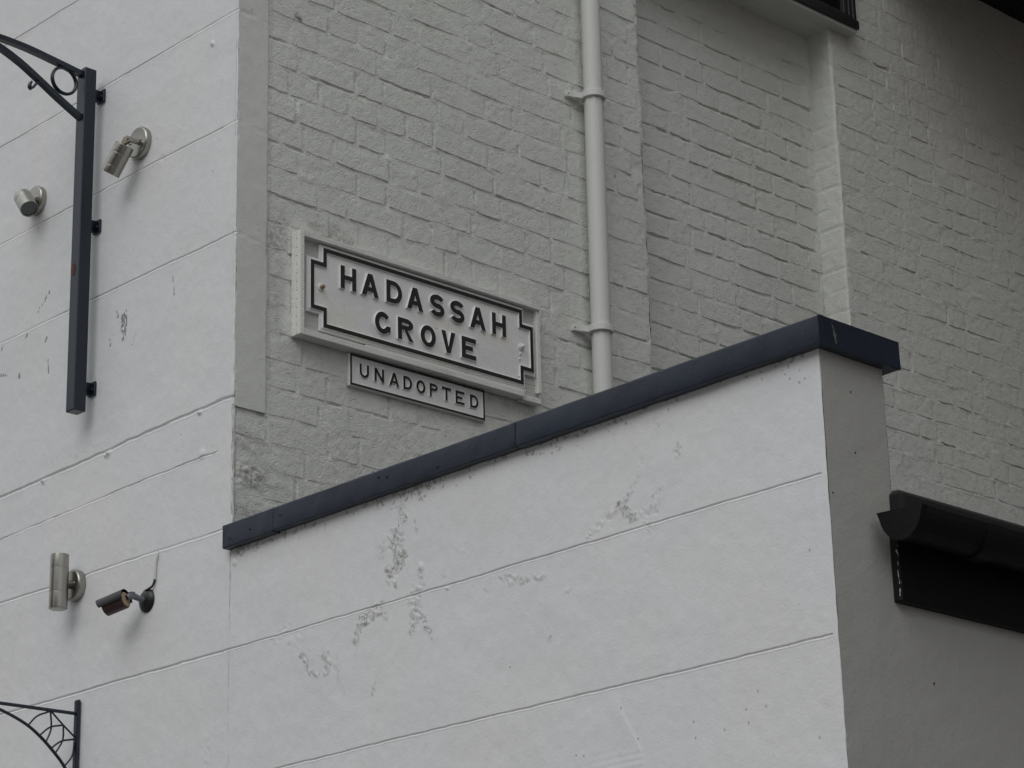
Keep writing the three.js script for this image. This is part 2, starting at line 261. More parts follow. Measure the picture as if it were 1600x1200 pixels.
// render return at the corner: a smooth strip that stops short above the coping
{
  const vs = range(3.8, 6.4, 0.007);
  const stripLines = [[5.006, 5.0, 0.004, 0.0025, -9, 9, 0.5], [4.655, 4.65, 0.004, 0.0025, -9, 9, 0.5], [4.311, 4.3, 0.004, 0.003, -9, 9, 0.5]];
  const g = sheet([0, 0.004, 0.008, ...range(0.014, 0.104, 0.006), 0.108, 0.111, 0.1135, 0.115, 0.1155], vs, (d, y) => {
    const e = d > 0.1 ? fbm(y * 12, 3, 95, 3) * 0.003 * (d - 0.1) / 0.015 : 0;
    const h = fbm(d * 14, y * 14, 96, 3) * 0.0014 + grooveH(stripLines, d, y, d / 0.115);
    const z = -(Math.max(d, 0) + (d === 0 ? edgeR(y) * 0.8 : 0)) - e;
    return [d > 0.115 ? -0.006 : CX + h + quarter(0.115 - d, 0.004), y, z, d / GZ, (y - GY0) / GH];
  });
  const under = sheet(range(0, 0.112, 0.006), [0, 0.5, 1], (d, t) => [CX - 0.012 * t, 3.8 - 0.006 * fbm(d * 60, 1, 97, 2) - 0.003 * t, -d, d / GZ, 0.25]);
  mesh('corner_render', merge([g, under]), smoothSide, house);
  // ragged edge of the front render coat below it
  const e = sheet([0, 0.004, 0.009, 0.014, 0.018], range(3.38, 3.8, 0.005), (d, y) => [d > 0.016 ? -0.006 : 0.003 - (d === 0 ? 0 : 0.002 * vn(y * 90, d * 300, 98)), y, -d - (d ? 0.004 * fbm(y * 30, 2, 99, 3) : edgeR(y) * 0.6), d / GZ, (y - GY0) / GH]);
  mesh('render_edge', e, smoothSide, house);
}

// --- brick side wall: mortar beds (relief sheets) and bricks standing in them
const sideWall = new THREE.Group(); sideWall.name = 'side_wall'; house.add(sideWall);
const bricks = [];                                           // {plane x, z centre, y centre, len, hgt, proud}
function layBricks(zone, x0, z0, z1, y0, y1, phase, pitch, dir = -1) {
  const L = 0.224, Hd = 0.113;
  let row = 0;
  for (let y = phase - Math.ceil((phase - y0) / pitch) * pitch; y < y1; y += pitch, row++) {
    let z = z0, k = 0, hd = hash(row, 7, zone * 13 + 1) > 0.5;
    z += (hd ? 0.056 : 0) * (row % 2 ? 1 : 0) + (row % 2 ? -0.08 : 0) ;
    while (z > z1 + 0.01) {
      const head = (k + row) % 2 === 0 ? hash(row, k, zone) > 0.25 : hash(row, k, zone) > 0.8;
      const len = (head ? Hd : L) * (0.97 + 0.06 * hash(row, k, zone + 50));
      const za = Math.min(z, z0), zb = Math.max(z - len, z1 + 0.004);
      if (za - zb > 0.05) bricks.push({ zone, x0, za: za - 0.005, zb: zb + 0.005, ya: y + 0.0055, yb: y + pitch - 0.0055, row, k });
      z -= len; k++;
    }
  }
}
const RZ0 = -1.703, RZ1 = -2.752, RX = -0.105;
layBricks(0, 0, -0.004, RZ0, 3.25, 6.2, 4.624, 0.0826);
layBricks(1, RX, RZ0, RZ1, 3.6, 5.87, 5.160, 0.0815);
layBricks(2, 0, RZ1 - 0.004, -5.2, 3.0, 6.4, 5.160, 0.0815);
const waveY = (z, y) => fbm(z * 1.5, y * 1.1, 211, 3) * 0.009 + fbm(z * 6, y * 5, 212, 2) * 0.002;
const heads = {};
for (const b of bricks) (heads[b.zone + '_' + Math.round((b.ya - 0.0055) * 1000)] ??= []).push(b);
const rowOf = [[4.624, 0.0826], [5.160, 0.0815], [5.160, 0.0815]], creviceT = [0.70, 0.5, 0.74], proud = [0.0015, 0.002, 0.0008];
const rowCache = [new Map(), new Map(), new Map()];
for (const list of Object.values(heads)) { const b = list[0], [ph, pt] = rowOf[b.zone]; rowCache[b.zone].set(Math.round((b.ya - 0.0055 - ph) / pt), list); }
const gapUnder = [0.15, 0.5, 0.06];                              // share of bricks with an open joint below
function bedH(zone, z, y0) {
  const y = y0 - waveY(z, y0), [ph, pt] = rowOf[zone], f = (y - ph) / pt, r0 = Math.floor(f), t = f - r0;
  let h = -0.0012 + fbm(z * 9, y * 12, 131, 2) * 0.0024 + fbm(z * 14, y * 20, 101 + zone, 3) * 0.0029 + fbm(z * 55, y * 55, 104, 2) * 0.0008;
  if (zone === 0) {                                            // paint lies thicker low down beside the corner; one spalled brick
    h += 0.0014 * sm(4.1, 3.85, y0) + 0.0012 * sm(-0.3, -0.12, z) * vn(z * 30, y * 30, 119);
    const sp = sm(-0.005, -0.02, z) * sm(-0.112, -0.095, z) * sm(3.575, 3.59, y0) * sm(3.645, 3.63, y0); if (sp > 0) h += sp * (0.002 + 0.006 * Math.pow(vn(z * 130, y * 130, 120), 1.5) - 0.003 * vn(z * 60, y * 60, 122));
  }
  const rUp = t < 0.5 ? r0 : r0 + 1, off = (t < 0.5 ? t : t - 1) * pt;            // course standing on the nearest bed joint
  if (zone === 2) h += 0.0014 * (1 - sm(0.003, 0.0075, Math.abs(off))) * sm(0.3, 0.6, vn(z * 7, rUp * 2.3, 118));
  const up = rowCache[zone].get(rUp);
  if (up && Math.abs(off) < 0.012) for (const b of up) if (z <= b.za + 0.004 && z >= b.zb - 0.004) {
    const s = hash(b.row, b.k, zone + 300); if (s > gapUnder[zone]) break;
    const m = sm(0.3, 0.55, vn(z * 24, rUp * 3.3, 108)) * (0.35 + 0.65 * (1 - s / gapUnder[zone]));
    h -= m * 0.010 * (1 - sm(0.0006, 0.0026, Math.abs(off - 0.0035 - fbm(z * 30, rUp, 109, 2) * 0.002)));
    break;
  }
  const row = rowCache[zone].get(r0);
  if (row && t > 0.08 && t < 0.94) for (const b of row) { const d = Math.abs(z - b.zb + 0.005); if (d < 0.009) { h -= 0.0042 * hash(b.row, b.k, zone + 310) * (1 - sm(0.002, 0.006, d)) * sm(0.25, 0.5, vn(y * 40, z * 3, 115)); break; } }
  return h;
}
const uvG = (z, y) => [-z / GZ, (y - GY0) / GH];
{
  const bedSheet = (name, zone, x0, z0, z1, y0, y1, step, edgeA, edgeB) => {
    const us = range(z0, z1, step), vs = range(y0, y1, step * 0.75), n = us.length;
    const chip = (y) => 0.004 * fbm(y * 12.1, 3, 111, 2) + 0.0025 * fbm(y * 50, 4, 112, 2);
    const g = sheet(us, vs, (z, y, i) => {
      let x = x0 + bedH(zone, z, y), zz = z;
      if (edgeB && z < z1 + 0.02) { x += quarter(Math.max(0, z - z1), 0.0008 + 0.001 * vn(y * 30, 2, 113)); if (z < z1 + 0.012) zz += chip(y);  }
      if (edgeA && z > z0 - 0.02) { x += quarter(Math.max(0, z0 - z), 0.003 + 0.003 * vn(y * 30, 2, 114)); if (z > z0 - 0.012) zz += chip(y) * 0.7;  }
      return [x, y, zz, ...uvG(z, y)];
    });
    mesh(name, g, sidePaint, sideWall);
  };
  bedSheet('mortar_bed', 0, 0, 0, RZ0, 3.2, 6.3, 0.0055, false, true);
  bedSheet('recess_mortar_bed', 1, RX, RZ0 + 0.03, RZ1 - 0.01, 3.6, 5.885, 0.0065, false, false);
  bedSheet('rear_mortar_bed', 2, 0, RZ1, -5.3, 3.0, 6.4, 0.009, true, false);
  // cheeks of the recess
  const cheek = (z, flip, k) => sheet(range(RX - 0.01, 0.001, 0.006), range(3.6, 5.885, 0.006), (x, y) => {
    const t = ((y - 5.16) / 0.0815 % 1 + 1) % 1, j = Math.min(t, 1 - t) * 0.0815;
    return [x + (x > -0.004 ? 0.004 * fbm(y * 12.1, 3, 111, 2) * 0 : 0), y, z + fbm(x * 12, y * 12, k, 3) * 0.004 + 0.003 * fbm(y * 6, 1, k + 1, 2) - (1 - sm(0.002, 0.007, j)) * 0.0035 * vn(x * 20, Math.round((y - 5.16) / 0.0815) * 3, k + 2) + quarter(Math.max(0, -x), 0.006) * (flip ? -1 : 1), -x / GZ + 0.3, (y - GY0) / GH];
  }, flip);
  mesh('recess_cheek', cheek(RZ1, false, 121), sidePaint, sideWall);
  mesh('recess_cheek', cheek(RZ0, true, 125), sidePaint, sideWall);
  mesh('upper_wall', merge([box(-0.13, 0.003, 6.3, 7.6, -1.7, 0), box(-0.13, 0.003, 6.4, 7.6, -9, -2.755), box(-0.13, 0.003, 6.9, 7.6, -2.755, -1.7), box(-0.13, 0.0, 0, 3.2, -1.7, -0.02), box(-0.13, 0.0, 0, 3.0, -9, -2.76), box(-0.13, RX, 0, 3.6, -2.76, -1.7), box(-0.13, 0.0, 3.0, 6.4, -9, -5.3)]), smoothSide, sideWall);
}
// one brick: a weathered face of 6 x 4 cells whose rim is sunk in the bed
const BU = [0, 0.055, 0.27, 0.5, 0.73, 0.945, 1], BV = [0, 0.15, 0.5, 0.85, 1];
function brickGeo(b) {
  const cz = (b.za + b.zb) / 2, cy = (b.ya + b.yb) / 2, id = b.row * 131 + b.k * 7 + b.zone * 977;
  const q = (n) => hash(id, n, 5), up = proud[b.zone] * (-0.1 + 1.4 * q(1)), tilt = (q(2) - 0.58) * [0.0022, 0.0026, 0.001][b.zone], side = (q(3) - 0.5) * 0.003, slump = (q(4) - 0.5) * 0.006;
  const len = b.za - b.zb, hgt = b.yb - b.ya, iz = 0.004 / len, iy = 0.0035 / hgt;
  const us = [0, iz, 0.27, 0.5, 0.73, 1 - iz, 1], vs = [0, iy, 0.5, 1 - iy, 1];
  const g = sheet(us, vs, (u, v, i, j) => {
    const ri = i === 0 || i === 6, rj = j === 0 || j === 4, rim = ri || rj;
    const ci = i === 0 ? 0 : i === 6 ? 2 : 1, kz = i < 2 ? 0 : i > 4 ? 6 : i, kj = j < 2 ? 0 : j > 2 ? 4 : j;
    const corner = (i < 2 || i > 4) && (j < 2 || j > 2) ? 0.004 * hash(id, kz * 9 + kj, 64) : 0;      // knocked corners
    const jz = (hash(id, kz * 9 + kj, 61) - 0.5) * 0.005 - Math.sign(u - 0.5) * -corner * 0.6, jy = (hash(id, kz * 9 + kj, 62) - 0.5) * 0.0045 - Math.sign(v - 0.5) * corner * 0.5;
    const z = b.za - u * len + jz, yr = b.ya + v * hgt + jy + slump * (u - 0.5), y = yr + waveY(z, yr);
    let x = up + tilt * (v - 0.5) + side * (u - 0.5) + fbm(z * 9, y * 12, 131, 2) * 0.0024 + (rim ? 0 : (hash(id, i * 9 + j, 63) - 0.5) * 0.0008);
    if (rim) x = -0.006;
    return [x, y - cy, z - cz, ...uvG(z, y)];
  });
  const nn = g.attributes.normal;                                   // flat weathered face, worn arris
  for (let j = 0; j < 5; j++) for (let i = 0; i < 7; i++) {
    const ri = i === 0 ? 1 : i === 6 ? -1 : 0, rj = j === 0 ? -1 : j === 4 ? 1 : 0, k = j * 7 + i;
    const v = new THREE.Vector3(1, rj * 0.9 + (hash(id, k, 65) - 0.5) * 0.05 - tilt * 10, ri * 1.0 + (hash(id, k, 66) - 0.5) * 0.04).normalize(); nn.setXYZ(k, v.x, v.y, v.z);
  }
  return { g, pos: [b.x0, cy, cz] };
}
{
  const P = new THREE.Vector3(), cam = camera.position, list = [];
  for (const b of bricks) {
    const cz = (b.za + b.zb) / 2, cy = (b.ya + b.yb) / 2, w = new THREE.Vector3(b.x0, cy, cz);
    P.copy(w).project(camera);
    let seen = Math.abs(P.x) < 1.02 && Math.abs(P.y) < 1.03;
    const tz = (0.03 - cam.z) / (cz - cam.z), hx = cam.x + (w.x - cam.x) * tz, hy = cam.y + (w.y - cam.y) * tz;
    if (hy < 3.45 - 0.03 && hx < 2.08 && tz > 0 && tz < 1) seen = false;
    const tx = (2.05 - cam.x) / (w.x - cam.x), gy = cam.y + (w.y - cam.y) * tx, gz = cam.z + (w.z - cam.z) * tx;
    if (gy < 3.08 && gz < -0.2) seen = false; if (gz > -0.21 && gz < 0 && gy < 3.43) seen = false;
    if (b.zone === 0 && cy > 3.85 && b.zb > -0.118) seen = false;
    if (cz < -0.25 && cz > -1.1 && cy > 4.08 && cy < 4.34) seen = false;
    if (b.zone === 1 && cy > 5.84) seen = false;
    list.push({ b, seen, size: (b.za - b.zb) * (b.yb - b.ya) / w.distanceToSquared(cam) });
  }
  const shown = list.filter((l) => l.seen).sort((a, c) => c.size - a.size);
  console.log('bricks', list.length, 'in view', shown.length);
  const single = new Set(shown.slice(0, 330)), rest = [];
  for (const l of list) {
    const { g, pos } = brickGeo(l.b);
    if (single.has(l)) mesh('brick', g, sidePaint, sideWall).position.set(...pos); else { g.translate(...pos); rest.push(g); }
  }
  const more = mesh('brickwork', merge(rest), sidePaint, sideWall); more.userData.kind = 'stuff';
}
// black-framed window over the recess, its pale soffit below
{
  const win = new THREE.Group(); win.name = 'window'; house.add(win);
  const zL = -1.62, zR = -2.866, yB = 5.872;
  const soff = mesh('soffit', box(RX - 0.02, 0.046, yB, yB + 0.022, zR + 0.003, zL, 0.004), smoothSide, win);
  mesh('sill_rail', merge([box(0.0, 0.056, yB + 0.014, yB + 0.05, zR - 0.004, zL, 0.004), box(0.0, 0.047, yB + 0.05, yB + 0.066, zR + 0.004, zL, 0.003)]), blackPaint, win);
  for (const z of [zR, zL - 0.07]) mesh('stile', merge([box(0.0, 0.05, yB + 0.05, 6.82, z, z + 0.02, 0.004), box(0.0, 0.043, yB + 0.05, 6.82, z + 0.02, z + 0.035, 0.004), box(0.0, 0.036, yB + 0.05, 6.82, z + 0.035, z + 0.055, 0.004)]), blackPaint, win);
  mesh('head_rail', box(0, 0.05, 6.8, 6.9, zR, zL, 0.005), blackPaint, win);
  mesh('mullion', box(0.0, 0.04, yB + 0.06, 6.81, -2.26, -2.21, 0.004), blackPaint, win);
  for (const [a, b] of [[zR + 0.05, -2.255], [-2.215, zL - 0.05]]) mesh('pane', box(0.012, 0.018, yB + 0.05, 6.81, a, b), glassDark, win);
  mesh('backing', box(-0.12, 0.0, yB + 0.03, 6.9, -2.75, -1.7), blackPaint, win);
}
// dark eaves of the rear wing
{
  const ev = new THREE.Group(); ev.name = 'eaves'; house.add(ev);
  mesh('soffit_board', box(0.0, 0.5, 6.335, 6.37, -9, -3.0), tarBlack, ev);
  mesh('fascia_board', box(0.5, 0.53, 6.3, 7.0, -9, -3.0, 0.004), tarBlack, ev);
}

// ---------------------------------------------------------------- single-storey extension with parapet front
const W = 2.043, TP = 0.216;
const ext = thing('extension', 'low white rendered extension with a dark capped parapet, right of the house corner', 'extension');
{
  const us = [...range(0.0005, W - 0.012, 0.0045), W - 0.008, W - 0.005, W - 0.003, W - 0.0015, W];
  const vs = rowsWith(2.3, 3.396, 0.0048, extLines.map((l) => l[0]), 0.015, 0.0011);
  const eR = (y) => 0.0025 + 0.003 * Math.pow(vn(y * 22, 8, 141), 3);
  const g = sheet(us, vs, (x, y) => {
    const rx = 1.413 + 0.072 * sm(2.76, 2.584, y), q = (x - rx);
    let rel = frontRelief(x, y); if (y < 2.765) rel += 0.0012 * (q < 0 ? sm(-0.05, 0, q) : 1 - sm(0, 0.008, q)) * sm(2.765, 2.72, y);
    if (y < 2.64 && q < 0.003 && q > -0.25) rel += 0.0006 * Math.sin(y * 420) * sm(-0.25, -0.05, q) * sm(2.64, 2.61, y);
    return [x + fbm(y * 30, 5, 142, 2) * 0.0008 * sm(W - 0.01, W, x), y, rel * (x > W - 0.03 ? 0.4 : 1) + grooveH(extLines, x, y, 0) + quarter(W - x, eR(y)), (x - FX0) / FS, (y - FY0) / FS];
  });
  const lowF = sheet([0, W], [0, 2.3], (x, y) => [x, y, 0, (x - FX0) / FS, (y - FY0) / FS]);
  mesh('front_wall', merge([g, lowF]), frontPaint, ext);
  // end of the parapet and side wall, one smooth coat
  const relS = (z, y) => fbm(z * 3, y * 3, 151, 3) * 0.003 + fbm(z * 16, y * 16, 152, 3) * 0.0011;
  const uvS = (z, y) => [-z, y];
  const end = sheet([0.0025, ...range(0.006, TP - 0.004, 0.007), TP - 0.002, TP], range(3.0, 3.396, 0.007), (d, y) => [W + relS(-d, y) + quarter(TP - d, 0.003), y, -d, ...uvS(-d, y)]);
  const sideS = sheet([0.0025, ...range(0.006, 2.4, 0.012)], range(1.9, 3.0, 0.012), (d, y) => [W + relS(-d, y), y, -d, ...uvS(-d, y)]);
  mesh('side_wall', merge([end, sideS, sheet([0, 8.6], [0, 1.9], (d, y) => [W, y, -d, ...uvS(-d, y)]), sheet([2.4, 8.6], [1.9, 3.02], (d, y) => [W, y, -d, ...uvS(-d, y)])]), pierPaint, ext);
  mesh('parapet_core', merge([box(0.01, W - 0.008, 0, 3.394, -TP + 0.006, -0.008), box(0.01, W - 0.008, 0, 3.0, -8.6, -TP)]), plainPaint, ext);
  mesh('parapet_back', sheet([0.01, W], [3.0, 3.395], (x, y) => [x, y, -TP, x, y], true), pierPaint, ext);
  // flat felt roof behind the parapet
  const rf = new THREE.Shape([[0.01, 3.27], [W + 0.02, 3.085], [W + 0.02, 3.115], [0.01, 3.3]].map((p) => new THREE.Vector2(...p)));
  const rg = new THREE.ExtrudeGeometry(rf, { depth: 8.4, bevelEnabled: false }); rg.translate(0, 0, -8.4 - TP); mesh('roof', rg, slate, ext);
  // coping of three lapped lengths
  const coping = new THREE.Group(); coping.name = 'coping'; ext.add(coping);
  const len = (xa, xb, drop, grow, endRough) => {
    const zf = 0.025 + grow, zb = -TP - 0.033, yt = 3.4565, yb = 3.3925 - drop, r = 0.005;
    // front top round, front face, bottom, back
    const loop = [[zb, yt], [zf - r, yt], [zf - r * 0.3, yt - r * 0.3], [zf, yt - r], [zf, (yt + yb) / 2], [zf, yb + 0.003], [zf - 0.003, yb], [0.004, yb], [zb + 0.06, yb], [zb, yb]];
    const xs = range(xa, xb, 0.02), n = loop.length;
    const g = sheet(Array.from({ length: n + 1 }, (_, i) => i), xs, (i, x) => {
      const [z, y] = loop[i % n], j = (k) => fbm(x * 7, k * 3.1, 161, 3) * 0.0016 + fbm(x * 45, k * 7.7, 162, 2) * 0.0007;
      const e = endRough && x > xb - 0.001 ? 0.003 * fbm(i * 1.7, 2, 163, 2) : 0;
      return [x + e, y + j(i % n) * (y < yb + 0.005 ? 1.5 : 0.7), z + (z > 0.02 ? j((i % n) + 20) : 0), x, z + y];
    }, true);
    // end caps
    const cap = (x, flip) => { const s = new THREE.Shape(loop.map(([z, y]) => new THREE.Vector2(-z, y))); const q = new THREE.ShapeGeometry(s); q.rotateY(Math.PI / 2); q.translate(x, 0, 0); return q; };
    const body = merge([new THREE.BufferGeometry().copy(g), cap(xb - 0.0004), cap(xa + 0.0004)]);
    return mesh('coping_length', body, copingPaint, coping);
  };
  len(0.0, 0.2159, 0.0022, 0.0004, false); len(0.21595, 1.1364, 0, 0, false); len(1.1402, 2.069, 0.001, 0.001, true);
  mesh('joint_seam', box(1.136, 1.1406, 3.396, 3.455, -0.2, 0.0235), mat(0.03, 0.022, 0.018, 0.9), coping);
  // worn pale scrape on the coping end, chips on its lower corner
  const sc = new THREE.Shape([[0.046, 3.441], [0.054, 3.437], [0.057, 3.425], [0.063, 3.418], [0.06, 3.412], [0.062, 3.4], [0.058, 3.396], [0.054, 3.41], [0.05, 3.418], [0.052, 3.428]].map((p) => new THREE.Vector2(...p)));
  const sg = new THREE.ShapeGeometry(sc); sg.rotateY(Math.PI / 2); sg.translate(2.0702, 0.003, 0.031); mesh('bare_patch', sg, mat(0.1, 0.1, 0.1, 0.9), coping);
  for (const [x, y] of [[0.03, 3.412], [0.118, 3.418], [0.245, 3.428], [0.64, 3.437], [0.672, 3.43], [0.86, 3.41], [1.6, 3.42]]) mesh('nail_head', cyl([x, y, 0.0245], [0, 0, 1], 0.0022, 0.0032, 0.0028, 10), mat(0.006, 0.006, 0.006, 0.7), coping);
  for (const [y, z] of [[3.315, -0.098], [3.179, -0.099], [3.075, -0.014], [2.71, -0.31]]) mesh('wall_plug', cyl([W + 0.0005, y, z], [1, 0, 0], 0.002, 0.0022, 0.002, 10), mat(0.03, 0.03, 0.03, 0.8), ext);
  // gutter side
  const gut = new THREE.Group(); gut.name = 'gutter'; ext.add(gut);
  const gx = W + 0.027, R = 0.056, gy = 3.046, z0 = -0.128, prof = [];
  for (let i = 0; i <= 14; i++) { const a = Math.PI + Math.PI * i / 14; prof.push([gx + R + Math.cos(a) * R, gy + Math.sin(a) * R * 1.16 - 0.006 * i / 14]); }
  for (let i = 14; i >= 0; i--) { const a = Math.PI + Math.PI * i / 14; prof.push([gx + R + Math.cos(a) * (R - 0.004), gy + Math.sin(a) * (R - 0.004) * 1.16 - 0.006 * i / 14]); }
  const ex = (pts, z, d) => { const g = new THREE.ExtrudeGeometry(new THREE.Shape(pts.map((p) => new THREE.Vector2(...p))), { depth: d, bevelEnabled: false }); g.translate(0, 0, z - d); return g; };
  mesh('trough', ex(prof, z0 - 0.004, 7.5), tarBlack, gut);
  mesh('stop_end', ex(prof.slice(0, 15).map(([x, y], i) => [x + (i === 0 ? -0.004 : i === 14 ? 0.004 : 0), y - 0.003 * Math.sin(Math.PI * i / 14)]), z0, 0.02), tarBlack, gut);
  const ring = (z) => ex(prof.slice(0, 15).map(([x, y]) => [gx + R + (x - gx - R) * 1.09, gy + (y - gy) * 1.09]).concat(prof.slice(0, 15).reverse()), z, 0.05);
  mesh('union_joint', ring(-0.36), tarBlack, gut); mesh('union_joint', ring(-1.9), tarBlack, gut);
  mesh('leaf_litter', merge([box(gx + 0.02, gx + 0.07, 3.02, 3.049, z0 - 0.16, z0 - 0.03, 0.01), box(gx + 0.05, gx + 0.08, 3.035, 3.056, z0 - 0.12, z0 - 0.07, 0.008)]), mat(0.2, 0.14, 0.05, 0.95), gut);
  mesh('fascia_board', box(W - 0.004, W + 0.022, 2.868, 3.055, -7.6, -0.196, 0.003), tarBlack, ext);
  mesh('flaking_edge', sheet([0, 0.5, 1], range(2.872, 2.99, 0.004), (t, y) => [W + 0.014 + 0.007 * t + 0.006 * vn(y * 90, t * 9, 171) * (1 - t), y, -0.1945 - 0.002 * t - 0.002 * vn(y * 120, t * 5, 172), t, y], true), mat(0.55, 0.54, 0.5, 0.9), ext);
  mesh('roof_edge', merge([box(W - 0.02, W + 0.035, 3.03, 3.112, -7.6, -0.205, 0.012), box(W - 0.01, W + 0.05, 3.02, 3.085, -7.6, -0.27, 0.012)]), mat(0.01, 0.01, 0.01, 0.9), ext);
}

// ---------------------------------------------------------------- building across the lane (its dark bulk shades the side wall)
{
  const o = thing('opposite_building', 'dark brick building across the lane from the painted side wall', 'building');
  mesh('wall', box(3.9, 10, 0, 9.5, -16, -1.6), brickDark, o);
  mesh('roof', box(3.7, 10.2, 9.5, 9.8, -16.2, -1.4), slate, o);
}

// terrace over the street: what the steel lamps and gloss paint mirror
for (const [x0, x1, h, label] of [[-22, -3.5, 9.5, 'long brick terrace across the street, mirrored in the steel lamps'], [1.5, 16, 8.6, 'shorter brick terrace across the street, past the gap']]) {
  const o = thing('street_terrace', label, 'building', [0, 0, 0], 'brick terraces across the street');
  mesh('wall', box(x0, x1, 0, h, 15, 24), brickDark, o);
  const rs = new THREE.Shape(V2([[14.7, h], [24.3, h], [19.5, h + 2.6]])); const rg = new THREE.ExtrudeGeometry(rs, { depth: x1 - x0 + 0.4, bevelEnabled: false }); rg.rotateY(-Math.PI / 2); rg.translate(x1 + 0.2, 0.001, 0); mesh('roof', rg, slate, o);
}

// ---------------------------------------------------------------- drainpipe
{
  const pz = -1.418, px = 0.05, t = thing('drainpipe', 'pale painted round drainpipe clipped to the brick side wall', 'drainpipe');
  const pm = new THREE.MeshStandardMaterial({ color: lin(0.66, 0.67, 0.64), roughness: 0.5, bumpMap: bumpOf(smoothBump, 2), bumpScale: 0.001 });
  mesh('pipe', rod([[px, 3.25, pz + 0.004], [px, 4.2, pz + 0.003], [px, 5.0, pz - 0.003], [px, 6.3, pz - 0.012]], 0.032, 60).clone(), pm, t);
  for (const [y, z] of [[5.158, -1.4215], [4.342, -1.4135]]) {
    const c = new THREE.Group(); c.name = 'clip'; t.add(c);
    const s = new THREE.Shape(); s.absarc(0, 0, 0.0395, 0, Math.PI * 2); const h = new THREE.Path(); h.absarc(0, 0, 0.0325, 0, Math.PI * 2, true); s.holes.push(h);
    const g = new THREE.ExtrudeGeometry(s, { depth: 0.02, bevelEnabled: true, bevelSize: 0.001, bevelThickness: 0.001, bevelSegments: 1, curveSegments: 32 }); g.rotateX(-Math.PI / 2); g.translate(px, y - 0.01, z); mesh('strap', g, pm, c);
    for (const d of [1, -1]) {
      const q = new THREE.Shape([[0, 0.027], [0, 0.085], [0.008, 0.086], [0.016, 0.06], [0.03, 0.03]].map((p) => new THREE.Vector2(...p)));
      const e = new THREE.ExtrudeGeometry(q, { depth: 0.018, bevelEnabled: true, bevelSize: 0.001, bevelThickness: 0.001, bevelSegments: 1 }); e.rotateX(Math.PI / 2); if (d < 0) e.scale(1, 1, -1); e.translate(0.004, y + 0.009, z); mesh('lug', e, pm, c);
    }
    mesh('screw', cyl([0.008, y, z + 0.078], [1, 0, 0], 0.008, 0.004, 0.003, 10), mat(0.2, 0.18, 0.1, 0.6), c);
  }
}

// ---------------------------------------------------------------- lettering
function strokeOutline(pts, t) { // mitred outline of an open polyline
  const L = [], R = [], n = pts.length;
  for (let i = 0; i < n; i++) {
    const a = pts[Math.max(0, i - 1)], b = pts[i], c = pts[Math.min(n - 1, i + 1)];
    let d1 = [b[0] - a[0], b[1] - a[1]], d2 = [c[0] - b[0], c[1] - b[1]];
    if (i === 0) d1 = d2; if (i === n - 1) d2 = d1;
    const l1 = Math.hypot(...d1), l2 = Math.hypot(...d2); d1 = d1.map((v) => v / l1); d2 = d2.map((v) => v / l2);
    let nx = -(d1[1] + d2[1]), ny = d1[0] + d2[0]; const l = Math.hypot(nx, ny); nx /= l; ny /= l;
    const k = Math.min(1.6, 1 / Math.max(0.3, -nx * d1[1] + ny * d1[0]));
    L.push([b[0] + nx * t / 2 * k, b[1] + ny * t / 2 * k]); R.push([b[0] - nx * t / 2 * k, b[1] - ny * t / 2 * k]);
  }
  return [...L, ...R.reverse()];
}
const arcP = (cx, cy, rx, ry, a0, a1, n = 16) => Array.from({ length: n + 1 }, (_, i) => { const a = (a0 + (a1 - a0) * i / n) * DEG; return [cx + Math.cos(a) * rx, cy + Math.sin(a) * ry]; });
